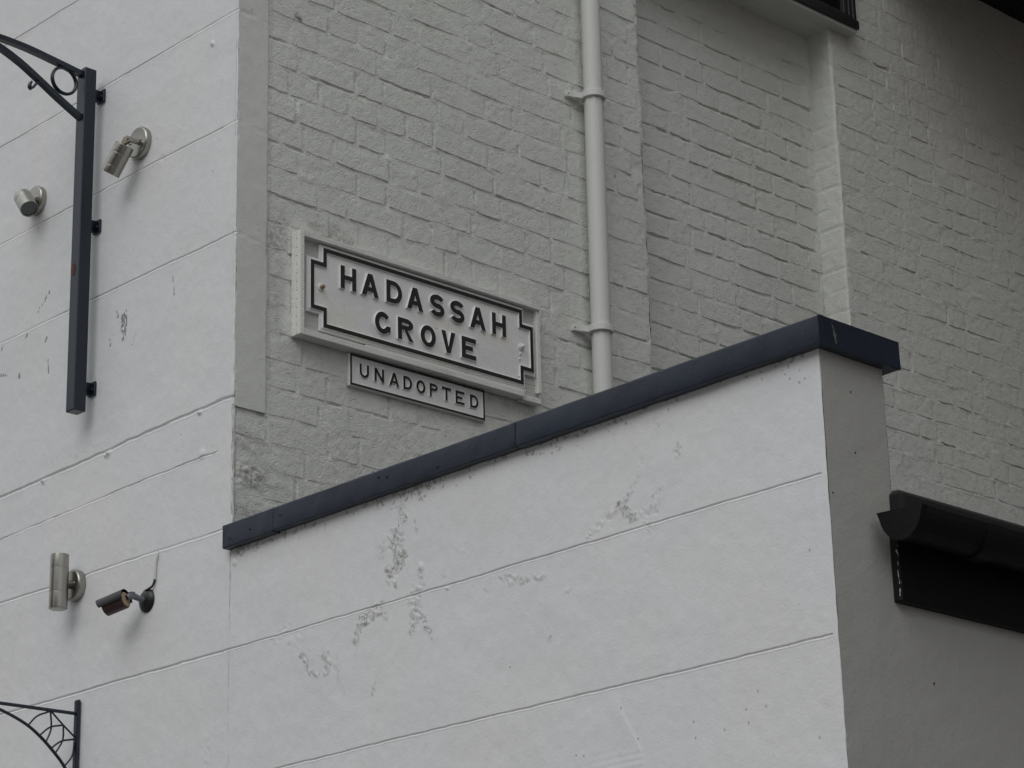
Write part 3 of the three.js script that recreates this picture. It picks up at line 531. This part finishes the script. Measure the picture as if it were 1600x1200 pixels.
function glyph(ch, w, h, t) { // returns Shape in a w x h box, stroke t
  const S = (o, holes = []) => { const s = new THREE.Shape(V2(o)); for (const q of holes) s.holes.push(new THREE.Path(V2(q))); return s; };
  const m = h / 2, e = t * 0.92;
  switch (ch) {
    case 'H': return S([[0, 0], [t, 0], [t, m - e / 2], [w - t, m - e / 2], [w - t, 0], [w, 0], [w, h], [w - t, h], [w - t, m + e / 2], [t, m + e / 2], [t, h], [0, h]]);
    case 'A': { const ap = t * 0.55, f = (y) => (w / 2 - ap) * y / h, u = t * 1.08, y1 = h * 0.2, y2 = y1 + e; const inn = (y) => f(y) + u; const yt = h * 0.8;
      return S([[0, 0], [u, 0], [inn(y1) - 0, y1], [w - inn(y1), y1], [w - u, 0], [w, 0], [w / 2 + ap, h], [w / 2 - ap, h]], [[[inn(y2), y2], [w / 2, Math.min(yt, (w / 2 - u) / (w / 2 - ap) * h)], [w - inn(y2), y2]]]); }
    case 'D': return S([[0, 0], [w * 0.45, 0], ...arcP(w * 0.45, m, w * 0.55, m, -90, 90), [0, h]], [[[t, e], [t, h - e], ...arcP(w * 0.45, m, w * 0.55 - t, m - e, 90, -90)]]);
    case 'O': return S(arcP(w / 2, m, w / 2, m, 0, 350, 35), [arcP(w / 2, m, w / 2 - t, m - e, 350, 0, 35)]);
    case 'S': { const r = (h - t) / 4, rx = (w - t) / 2, c = w / 2; return S(strokeOutline([...arcP(c, h - t / 2 - r, rx, r, 22, 180, 14), ...arcP(c, h - t / 2 - r, rx, r, 180, 262, 8).slice(1), ...arcP(c, t / 2 + r, rx, r, 82, 0, 8), ...arcP(c, t / 2 + r, rx, r, 0, -160, 14).slice(1)], t)); }
    case 'G': { const rx = (w - t) / 2, ry = (h - t) / 2; const p = [...arcP(w / 2, m, rx, ry, 38, 318, 28)]; const last = p[p.length - 1];
      return S(strokeOutline([...p, [w - t / 2 - 0.0005, h * 0.24], [w - t / 2, h * 0.40]], t).map((q) => q)); }
    case 'R': case 'P': { const y1 = h * 0.46, c = (h + y1) / 2, ry = (h - y1) / 2, x0 = w * 0.5, o = ch === 'P' ? [[0, 0], [t, 0], [t, y1], [x0, y1]] : [[0, 0], [t, 0], [t, y1], [w * 0.4, y1], [w - t * 1.1, 0], [w, 0], [w * 0.62, y1 + 0.0006]];
      return S([...o, ...arcP(x0 + (ch === 'R' ? w * 0.02 : 0), c, w * 0.96 - x0, ry, ch === 'R' ? -62 : -90, 90, 14), [0, h]], [[[t, y1 + e], [t, h - e], ...arcP(x0, c, w * 0.96 - x0 - t, ry - e, 90, -90, 12)]]); }
    case 'V': return S([[0, h], [w / 2 - t * 0.5, 0], [w / 2 + t * 0.5, 0], [w, h], [w - t * 1.08, h], [w / 2, h * 0.3], [t * 1.08, h]]);
    case 'E': return S([[0, 0], [w, 0], [w, e], [t, e], [t, m - e / 2], [w * 0.78, m - e / 2], [w * 0.78, m + e / 2], [t, m + e / 2], [t, h - e], [w, h - e], [w, h], [0, h]]);
    case 'U': return S([[0, h], ...arcP(w / 2, w * 0.48, w / 2, w * 0.48, 180, 360, 16), [w, h], [w - t, h], ...arcP(w / 2, w * 0.48, w / 2 - t, w * 0.48 - e, 360, 180, 14), [t, h]]);
    case 'N': return S([[0, 0], [t, 0], [t, h * 0.66], [w - t * 1.05, 0], [w, 0], [w, h], [w - t, h], [w - t, h * 0.36], [t * 1.05, h], [0, h]]);
    case 'T': return S([[w / 2 - t / 2, 0], [w / 2 + t / 2, 0], [w / 2 + t / 2, h - e], [w, h - e], [w, h], [0, h], [0, h - e], [w / 2 - t / 2, h - e]]);
  }
}
const enamelMap = dataTex(1024, 1024, (i, j) => {                 // white sign paint: yellowed blotches, rust specks, dirt grains (tiles over a metre)
  const x = i / 1024, y = j / 1024, bl = fbm(x * 8, y * 14, 231, 4, 8), sp = vn(x * 200, y * 200, 232, 200), g = fbm(x * 90, y * 90, 233, 2, 90);
  let v = 0.8 + 0.05 * bl + 0.03 * g, w = Math.max(0, bl - 0.15) * 0.5; let c = [v * (1 - w * 0.15), v * (1 - w * 0.25), v * (0.985 - w * 0.6)];
  if (sp > 0.965) c = [0.42, 0.33, 0.22]; return c.map(toS);
}, true);
const frameMap = dataTex(512, 512, (i, j) => {                    // brushed white gloss on old timber: hairline splits and chips
  const x = i / 512, y = j / 512, sp = fbm(x * 5, y * 60, 241, 3, 5), ch = vn(x * 48, y * 90, 242, 48) * 0.6 + vn(x * 130, y * 130, 243, 130) * 0.4;
  let v = 0.78 + 0.06 * fbm(x * 9, y * 9, 244, 3, 9), c = [v, v, v * 0.96]; if (sp > 0.5) c = [0.3, 0.29, 0.25]; if (ch > 0.82) c = [0.26, 0.23, 0.18]; return c.map(toS);
}, true);
const letterBlack = mat(0.012, 0.012, 0.013, 0.6), signWhite = new THREE.MeshStandardMaterial({ map: enamelMap, roughness: 0.5, bumpMap: bumpOf(smoothBump, 2), bumpScale: 0.0012 });
const raised = (shape, d, bev = 0.0012) => new THREE.ExtrudeGeometry(shape, { depth: d, bevelEnabled: true, bevelThickness: bev, bevelSize: bev, bevelOffset: -bev * 0.2, bevelSegments: 1, curveSegments: 12 });
// sign frame of reference: x right along the wall (-z), y up, z out (+x)
function letters(parent, text, zs, ws, y, h, t, depth) {
  [...text].forEach((ch, i) => { const g = raised(glyph(ch, ws[i], h, t), depth); const m = mesh('letter', g, [letterBlack, signWhite], parent); m.position.set(-zs[i], y, 0); });
}
const woodGrain = dataTex(256, 256, (i, j) => { const v = 150 + 60 * fbm(i / 256 * 4, j / 256 * 64, 201, 4) + 20 * fbm(i / 8, j / 2, 202, 2); return [v, v, v]; });
const frameWood = new THREE.MeshStandardMaterial({ map: frameMap, roughness: 0.65, bumpMap: woodGrain, bumpScale: 0.0015 });
const bareWood = new THREE.MeshStandardMaterial({ color: lin(0.5, 0.5, 0.465), roughness: 0.9, bumpMap: woodGrain, bumpScale: 0.004 });
const rust = mat(0.3, 0.2, 0.1, 0.85);
{
  const t = thing('street_sign', 'framed cast iron street nameplate reading HADASSAH GROVE', 'sign'); t.rotation.y = Math.PI / 2;
  const zA = 0.204, zB = 1.161, yB = 4.047, yT = 4.364;
  mesh('backing_board', box(zA + 0.004, zB - 0.002, yB + 0.004, yT - 0.003, 0.001, 0.019), bareWood, t);
  mesh('frame_rail', box(zA, zA + 0.016, yB, yT, 0.001, 0.042, 0.002), frameWood, t);
  mesh('frame_rail', box(zB - 0.016, zB, yB + 0.03, yT, 0.001, 0.033, 0.002), frameWood, t);
  mesh('frame_rail', box(zA + 0.0165, zB - 0.003, yT - 0.016, yT, 0.001, 0.040, 0.002), frameWood, t);
  mesh('frame_rail', merge([box(zA + 0.0165, 1.08, yB + 0.001, yB + 0.0195, 0.001, 0.041, 0.002), box(1.081, zB - 0.001, yB - 0.004, yB + 0.014, 0.001, 0.03, 0.002)]), frameWood, t);
  mesh('drip_moulding', box(zA + 0.25, 1.09, yB + 0.02, yB + 0.027, 0.02, 0.036, 0.002), frameWood, t);
  // plate with stepped corners
  const step = (x0, x1, x2, x3, y0, y1, y2, y3) => V2([[x0, y1], [x1, y1], [x1, y0], [x2, y0], [x2, y1], [x3, y1], [x3, y2], [x2, y2], [x2, y3], [x1, y3], [x1, y2], [x0, y2]]);
  const o = (d) => step(0.2495 - d, 0.2957 - d, 1.0845 + d, 1.1295 + d, 4.0895 - d, 4.138 - d, 4.2875 + d, 4.334 + d);
  const plate = mesh('sign_plate', raised(new THREE.Shape(o(0.0085)), 0.006, 0.0015), signWhite, t); plate.position.z = 0.0205;
  const bs = new THREE.Shape(o(0)); bs.holes.push(new THREE.Path(o(-0.0132).reverse()));
  const up = new THREE.Group(); up.name = 'lettering'; t.add(up); up.position.z = 0.0276;
  mesh('border', raised(bs, 0.0042), [letterBlack, signWhite], up);
  letters(up, 'HADASSAH', [-0.3589, -0.4384, -0.5326, -0.6124, -0.7035, -0.7845, -0.8644, -0.9556], [0.0595, 0.0655, 0.0617, 0.0646, 0.058, 0.058, 0.0652, 0.0585], 4.2265, 0.0705, 0.0164, 0.0052);
  letters(up, 'GROVE', [-0.488, -0.5758, -0.6645, -0.7465, -0.8282], [0.0605, 0.0617, 0.0605, 0.0575, 0.0591], 4.1215, 0.0688, 0.0164, 0.0052);
  for (const [z, y, ru] of [[0.2905, 4.2105, true], [1.0818, 4.2134, false]]) {
    const b = new THREE.Group(); b.name = 'bolt'; b.position.set(z, y, 0.0276); t.add(b);
    mesh('washer', lathe([[0, 0.005], [0.009, 0.0045], [0.0125, 0.001], [0.0125, -0.002]], [0, 0, 0], [0, 0, 1], 20), signWhite, b);
    mesh('bolt_head', lathe([[0, 0.013], [0.005, 0.012], [0.0065, 0.009], [0.0065, 0]], [0, 0, 0.0035], [0, 0, 1], 6), ru ? rust : signWhite, b);
  }
  for (const [x, y, r] of [[1.078, 4.19, 0.006], [1.073, 4.172, 0.0055], [1.069, 4.116, 0.006]]) mesh('paint_drip', lathe([[0, 0.0045], [r * 0.7, 0.0025], [r, -0.001]], [x, y, 0.0276], [0, 0, 1], 10), signWhite, t);
}
{
  const t = thing('subsidiary_sign', 'small white plate with raised black letters reading UNADOPTED', 'sign'); t.rotation.y = Math.PI / 2;
  const x0 = 0.41, x1 = 0.936, y0 = 3.9485, y1 = 4.044, e = 0.007;
  const rect = (d) => V2([[x0 + d, y0 + d], [x1 - d, y0 + d], [x1 - d, y1 - d], [x0 + d, y1 - d]]);
  mesh('sign_plate', box(x0 - 0.003, x1 + 0.003, y0 - 0.003, y1 + 0.001, 0.001, 0.011, 0.0015), signWhite, t);
  const up = new THREE.Group(); up.name = 'lettering'; t.add(up); up.position.z = 0.0107;
  const bs = new THREE.Shape(rect(0)); bs.holes.push(new THREE.Path(rect(e).reverse())); mesh('border', raised(bs, 0.003, 0.0008), [letterBlack, signWhite], up);
  letters(up, 'UNADOPTED', [-0.4446, -0.501, -0.5574, -0.6114, -0.662, -0.7141, -0.762, -0.817, -0.8753], [0.036, 0.037, 0.0385, 0.034, 0.0355, 0.0335, 0.0375, 0.036, 0.0345], 3.979, 0.041, 0.0085, 0.003);
}

// ---------------------------------------------------------------- hanging-sign bracket on the house front
{
  const t = thing('sign_bracket', 'tall black hanging-sign bracket on a box post with a ring and curved brace', 'bracket');
  const x0 = -0.699, x1 = -0.655, z0 = 0.034, z1 = 0.076, xc = -0.677;
  mesh('post', box(x0, x1, 3.945, 5.05, z0, z1, 0.0035), ironPaint, t);
  mesh('arm', flatBar(xc, [[5.030, 0.07], [5.0435, 0.174], [5.055, 0.277], [5.058, 0.366], [5.056, 0.52], [5.05, 0.75]], 0.02, 0.016, 40), ironPaint, t);
  mesh('brace', flatBar(xc, [[4.884, 0.074], [4.926, 0.157], [4.9645, 0.227], [5.0, 0.296], [5.026, 0.3645], [5.045, 0.44], [5.053, 0.52]], 0.02, 0.016, 40), ironPaint, t);
  const tor = new THREE.TorusGeometry(0.0425, 0.005, 10, 48); tor.rotateY(Math.PI / 2); tor.scale(1.6, 1, 1); tor.translate(xc, 4.9895, 0.1365); mesh('ring', tor, ironPaint, t);
  mesh('hook', flatBar(xc, [[4.966, 0.224], [4.948, 0.2355], [4.933, 0.2455], [4.9275, 0.251], [4.9315, 0.2565], [4.941, 0.2565], [4.949, 0.2525]], 0.014, 0.006, 30), ironPaint, t);
  for (const y of [4.975, 4.542, 4.025]) {
    const l = new THREE.Group(); l.name = 'wall_lug'; t.add(l);
    mesh('tongue', box(-0.682, -0.672, y - 0.02, y + 0.02, 0.004, 0.036, 0.002), ironPaint, l);
    mesh('foot', box(-0.69, -0.652, y - 0.021, y + 0.021, 0.0015, 0.009, 0.002), ironPaint, l);
    mesh('bolt_head', cyl([-0.6615, y - 0.004, 0.008], [0, 0, 1], 0.008, 0.006, 0.0055, 6), ironPaint, l);
  }
  const rp = new THREE.CircleGeometry(1, 20); rp.scale(0.0095, 0.02, 1); rp.translate(-0.683, 4.39, z1 + 0.0012); mesh('rust_patch', rp, mat(0.11, 0.045, 0.03, 0.85), t);
}
// ---------------------------------------------------------------- scroll bracket low on the front
{
  const xb = -0.689, t = thing('scroll_bracket', 'black wrought iron hanging bracket with interlaced arches, low on the front', 'bracket');
  mesh('wall_bar', box(xb - 0.011, xb + 0.011, 2.5, 3.101, 0.002, 0.013, 0.005), ironPaint, t);
  mesh('arm', rod([[xb, 3.061, 0.012], [xb, 3.0605, 0.13], [xb, 3.0598, 0.2607], [xb, 3.059, 0.45]], 0.0052, 16), ironPaint, t);
  mesh('arch', rod([[xb, 3.055, 0.33], [xb, 3.042, 0.26], [xb, 3.0121, 0.1759], [xb, 2.9867, 0.1331], [xb, 2.9522, 0.0897], [xb, 2.9052, 0.0434], [xb, 2.84, 0.012]], 0.0047, 40), ironPaint, t);
  for (const p of [[[3.0095, 0.1675], [3.0381, 0.1396], [3.0557, 0.1003]], [[2.9699, 0.1072], [3.0084, 0.0925], [3.0563, 0.0961]], [[2.9854, 0.1289], [3.0118, 0.0963], [3.0231, 0.0545]], [[2.9431, 0.0745], [2.9813, 0.053], [3.0235, 0.0523]], [[2.954, 0.0897], [2.9765, 0.0589], [2.9879, 0.0147]], [[2.9088, 0.0435], [2.94, 0.0204], [2.9806, 0.0135]], [[3.0558, 0.0919], [3.0249, 0.0546], [2.9935, 0.0128]]])
    mesh('tracery', rod(p.map(([y, z]) => [xb, y, z]), 0.0027, 20), ironPaint, t);
}

// ---------------------------------------------------------------- lamps and camera
const steel = new THREE.MeshPhysicalMaterial({ color: lin(0.36, 0.35, 0.315), metalness: 1, roughness: 0.3 });
const steelDark = new THREE.MeshStandardMaterial({ color: lin(0.3, 0.29, 0.26), metalness: 1, roughness: 0.45 });
const lens = new THREE.MeshPhysicalMaterial({ color: lin(0.05, 0.07, 0.065), roughness: 0.12, clearcoat: 0.6 });
const basePlate = (t, r, dep) => { const b = new THREE.Group(); b.name = 'wall_plate'; t.add(b); mesh('disc', lathe([[0, dep], [r * 0.86, dep], [r * 0.93, dep - 0.002], [r, dep - 0.006], [r, 0]], [0, 0, 0.001], [0, 0, 1], 48), steel, b); for (const [a, c] of [[0.45 * r, 0.02 * r], [-0.62 * r, 0.1 * r]]) mesh('screw', lathe([[0, 0.004], [0.004, 0.003], [0.005, 0]], [a, c, dep], [0, 0, 1], 12), steelDark, b); };
function barrel(t, a, d, len, r, ends) {
  const D = new THREE.Vector3(...d).normalize(), at = (s) => [a[0] + D.x * s, a[1] + D.y * s, a[2] + D.z * s];
  const b = new THREE.Group(); b.name = 'lamp_body'; t.add(b);
  mesh('barrel', lathe([[0, 0], [r - 0.003, 0], [r, 0.002], [r, len * 0.3], [r - 0.0012, len * 0.3 + 0.0008], [r - 0.0012, len * 0.3 + 0.0018], [r, len * 0.3 + 0.0026], [r, len * 0.74], [r - 0.001, len * 0.74 + 0.0006], [r - 0.001, len * 0.74 + 0.0014], [r, len * 0.74 + 0.002], [r, len], [r - 0.003, len], [r - 0.003, len - 0.006]], a, d, 56), steel, b);
  mesh('lens', lathe([[0, 0.0], [r - 0.0032, 0.0]], at(len - 0.004), d, 40), lens, b);
  if (ends) mesh('lens', lathe([[0, 0.0], [r - 0.0032, 0.0]], at(0.0025), d, 40), lens, b);
}
{
  const t = thing('spotlight', 'steel spotlight tilted downward, just right of the tall bracket post', 'spotlight', [-0.455, 4.742, 0], 'steel spotlights on the front');
  basePlate(t, 0.05, 0.02);
  mesh('knuckle', merge([cyl([0.012, -0.004, 0.02], [-0.2, 0.1, 1], 0.042, 0.0085, 0.0085, 20), cyl([-0.022, -0.008, 0.052], [1, 0.05, 0], 0.04, 0.0075, 0.0075, 16)]), steel, t);
  mesh('cable_gland', cyl([-0.012, 0.01, 0.05], [-0.3, -0.9, 0.25], 0.03, 0.007, 0.007, 14), mat(0.3, 0.2, 0.06, 0.5), t);
  barrel(t, [0.002, -0.022, 0.062], [-0.56, -0.82, 0.14], 0.096, 0.0285, false);
}
{
  const t = thing('spotlight', 'steel spotlight aimed outward with its lens showing, left of the tall bracket post', 'spotlight', [-1.008, 4.739, 0], 'steel spotlights on the front');
  basePlate(t, 0.047, 0.02);
  mesh('knuckle', merge([cyl([0, 0, 0.02], [0, 0, 1], 0.03, 0.0085, 0.0085, 20), cyl([-0.018, 0, 0.05], [1, 0, 0], 0.036, 0.0075, 0.0075, 16)]), steel, t);
  barrel(t, [0.0, 0.0, 0.058], [0.65, -0.75, 0.08], 0.08, 0.0285, false);
}
{
  const t = thing('wall_light', 'upright steel up and down wall light beside the camera', 'wall light', [-0.722, 3.44, 0]);
  basePlate(t, 0.046, 0.024);
  mesh('knuckle', cyl([0, 0, 0.02], [0, 0, 1], 0.022, 0.012, 0.012, 20), steelDark, t);
  barrel(t, [0.0, -0.078, 0.062], [0, 1, 0], 0.16, 0.0268, true);
}
{
  const t = thing('security_camera', 'small black hooded bullet security camera on a short arm', 'security camera', [-0.371, 3.326, 0]);
  const blk = mat(0.01, 0.0105, 0.012, 0.4), tan = mat(0.32, 0.24, 0.15, 0.7), brown = mat(0.045, 0.02, 0.018, 0.4);
  mesh('wall_plate', lathe([[0, 0.016], [0.014, 0.016], [0.026, 0.011], [0.033, 0.005], [0.034, 0]], [0, 0, 0.001], [0, 0, 1], 32), blk, t);
  const arm = mat(0.12, 0.13, 0.15, 0.4);
  mesh('arm', merge([cyl([0, 0.0, 0.014], [-0.15, 0.2, 1], 0.03, 0.009, 0.008, 18), rod([[-0.003, 0.005, 0.036], [-0.005, 0.008, 0.05], [-0.009, 0.0, 0.064]], 0.009, 12), box(-0.014, 0.004, -0.002, 0.018, 0.044, 0.06, 0.003)]), arm, t);
  const d = new THREE.Vector3(-0.78, -0.22, 0.34).normalize(), a = [-0.012, -0.004, 0.066];
  const body = new THREE.Group(); body.name = 'camera_body'; t.add(body);
  mesh('barrel', lathe([[0, 0], [0.022, 0], [0.0245, 0.003], [0.0245, 0.064], [0.021, 0.066]], a, [d.x, d.y, d.z], 36), brown, body);
  mesh('rear_cap', lathe([[0, -0.002], [0.0205, -0.002], [0.0215, 0.0]], a, [d.x, d.y, d.z], 28), tan, body);
  mesh('lens', lathe([[0, 0.0665], [0.021, 0.0665]], a, [d.x, d.y, d.z], 28), lens, body);
  // sun hood: an open half tube over the barrel, reaching past the lens
  const U = new THREE.Vector3(0, 1, 0).addScaledVector(d, -d.y).normalize(), Rr = new THREE.Vector3().crossVectors(d, U);
  const hood = (r, flip) => sheet(range(-100, 100, 8), [-0.004, 0.04, 0.084], (ang, s) => { const q = ang * DEG, ss = s > 0.08 ? s - 0.012 * Math.pow(Math.abs(ang) / 100, 2) : s, v = U.clone().multiplyScalar(Math.cos(q) * r + 0.001).addScaledVector(Rr, Math.sin(q) * r).addScaledVector(d, ss); return [a[0] + v.x, a[1] + v.y, a[2] + v.z, ang / 50, s * 10]; }, flip);
  mesh('sun_hood', merge([hood(0.0285, false), hood(0.0268, true)]), blk, body);
}
{
  const t = thing('camera_cable', 'thin cable running up the wall from the security camera', 'cable');
  mesh('black_lead', rod([[-0.365, 3.352, 0.012], [-0.352, 3.356, 0.01], [-0.341, 3.36, 0.008], [-0.335, 3.371, 0.006], [-0.332, 3.38, 0.006]], 0.0032, 20), mat(0.02, 0.02, 0.02, 0.5), t);
  mesh('painted_lead', rod([[-0.332, 3.378, 0.006], [-0.3305, 3.40, 0.0055], [-0.329, 3.425, 0.005], [-0.325, 3.442, 0.004], [-0.3245, 3.458, 0.0005]], 0.0032, 24), mat(0.6, 0.6, 0.58, 0.7), t);
}

scene.traverse((o) => { if (o.isMesh) o.castShadow = o.receiveShadow = true; });
renderer.render(scene, camera);
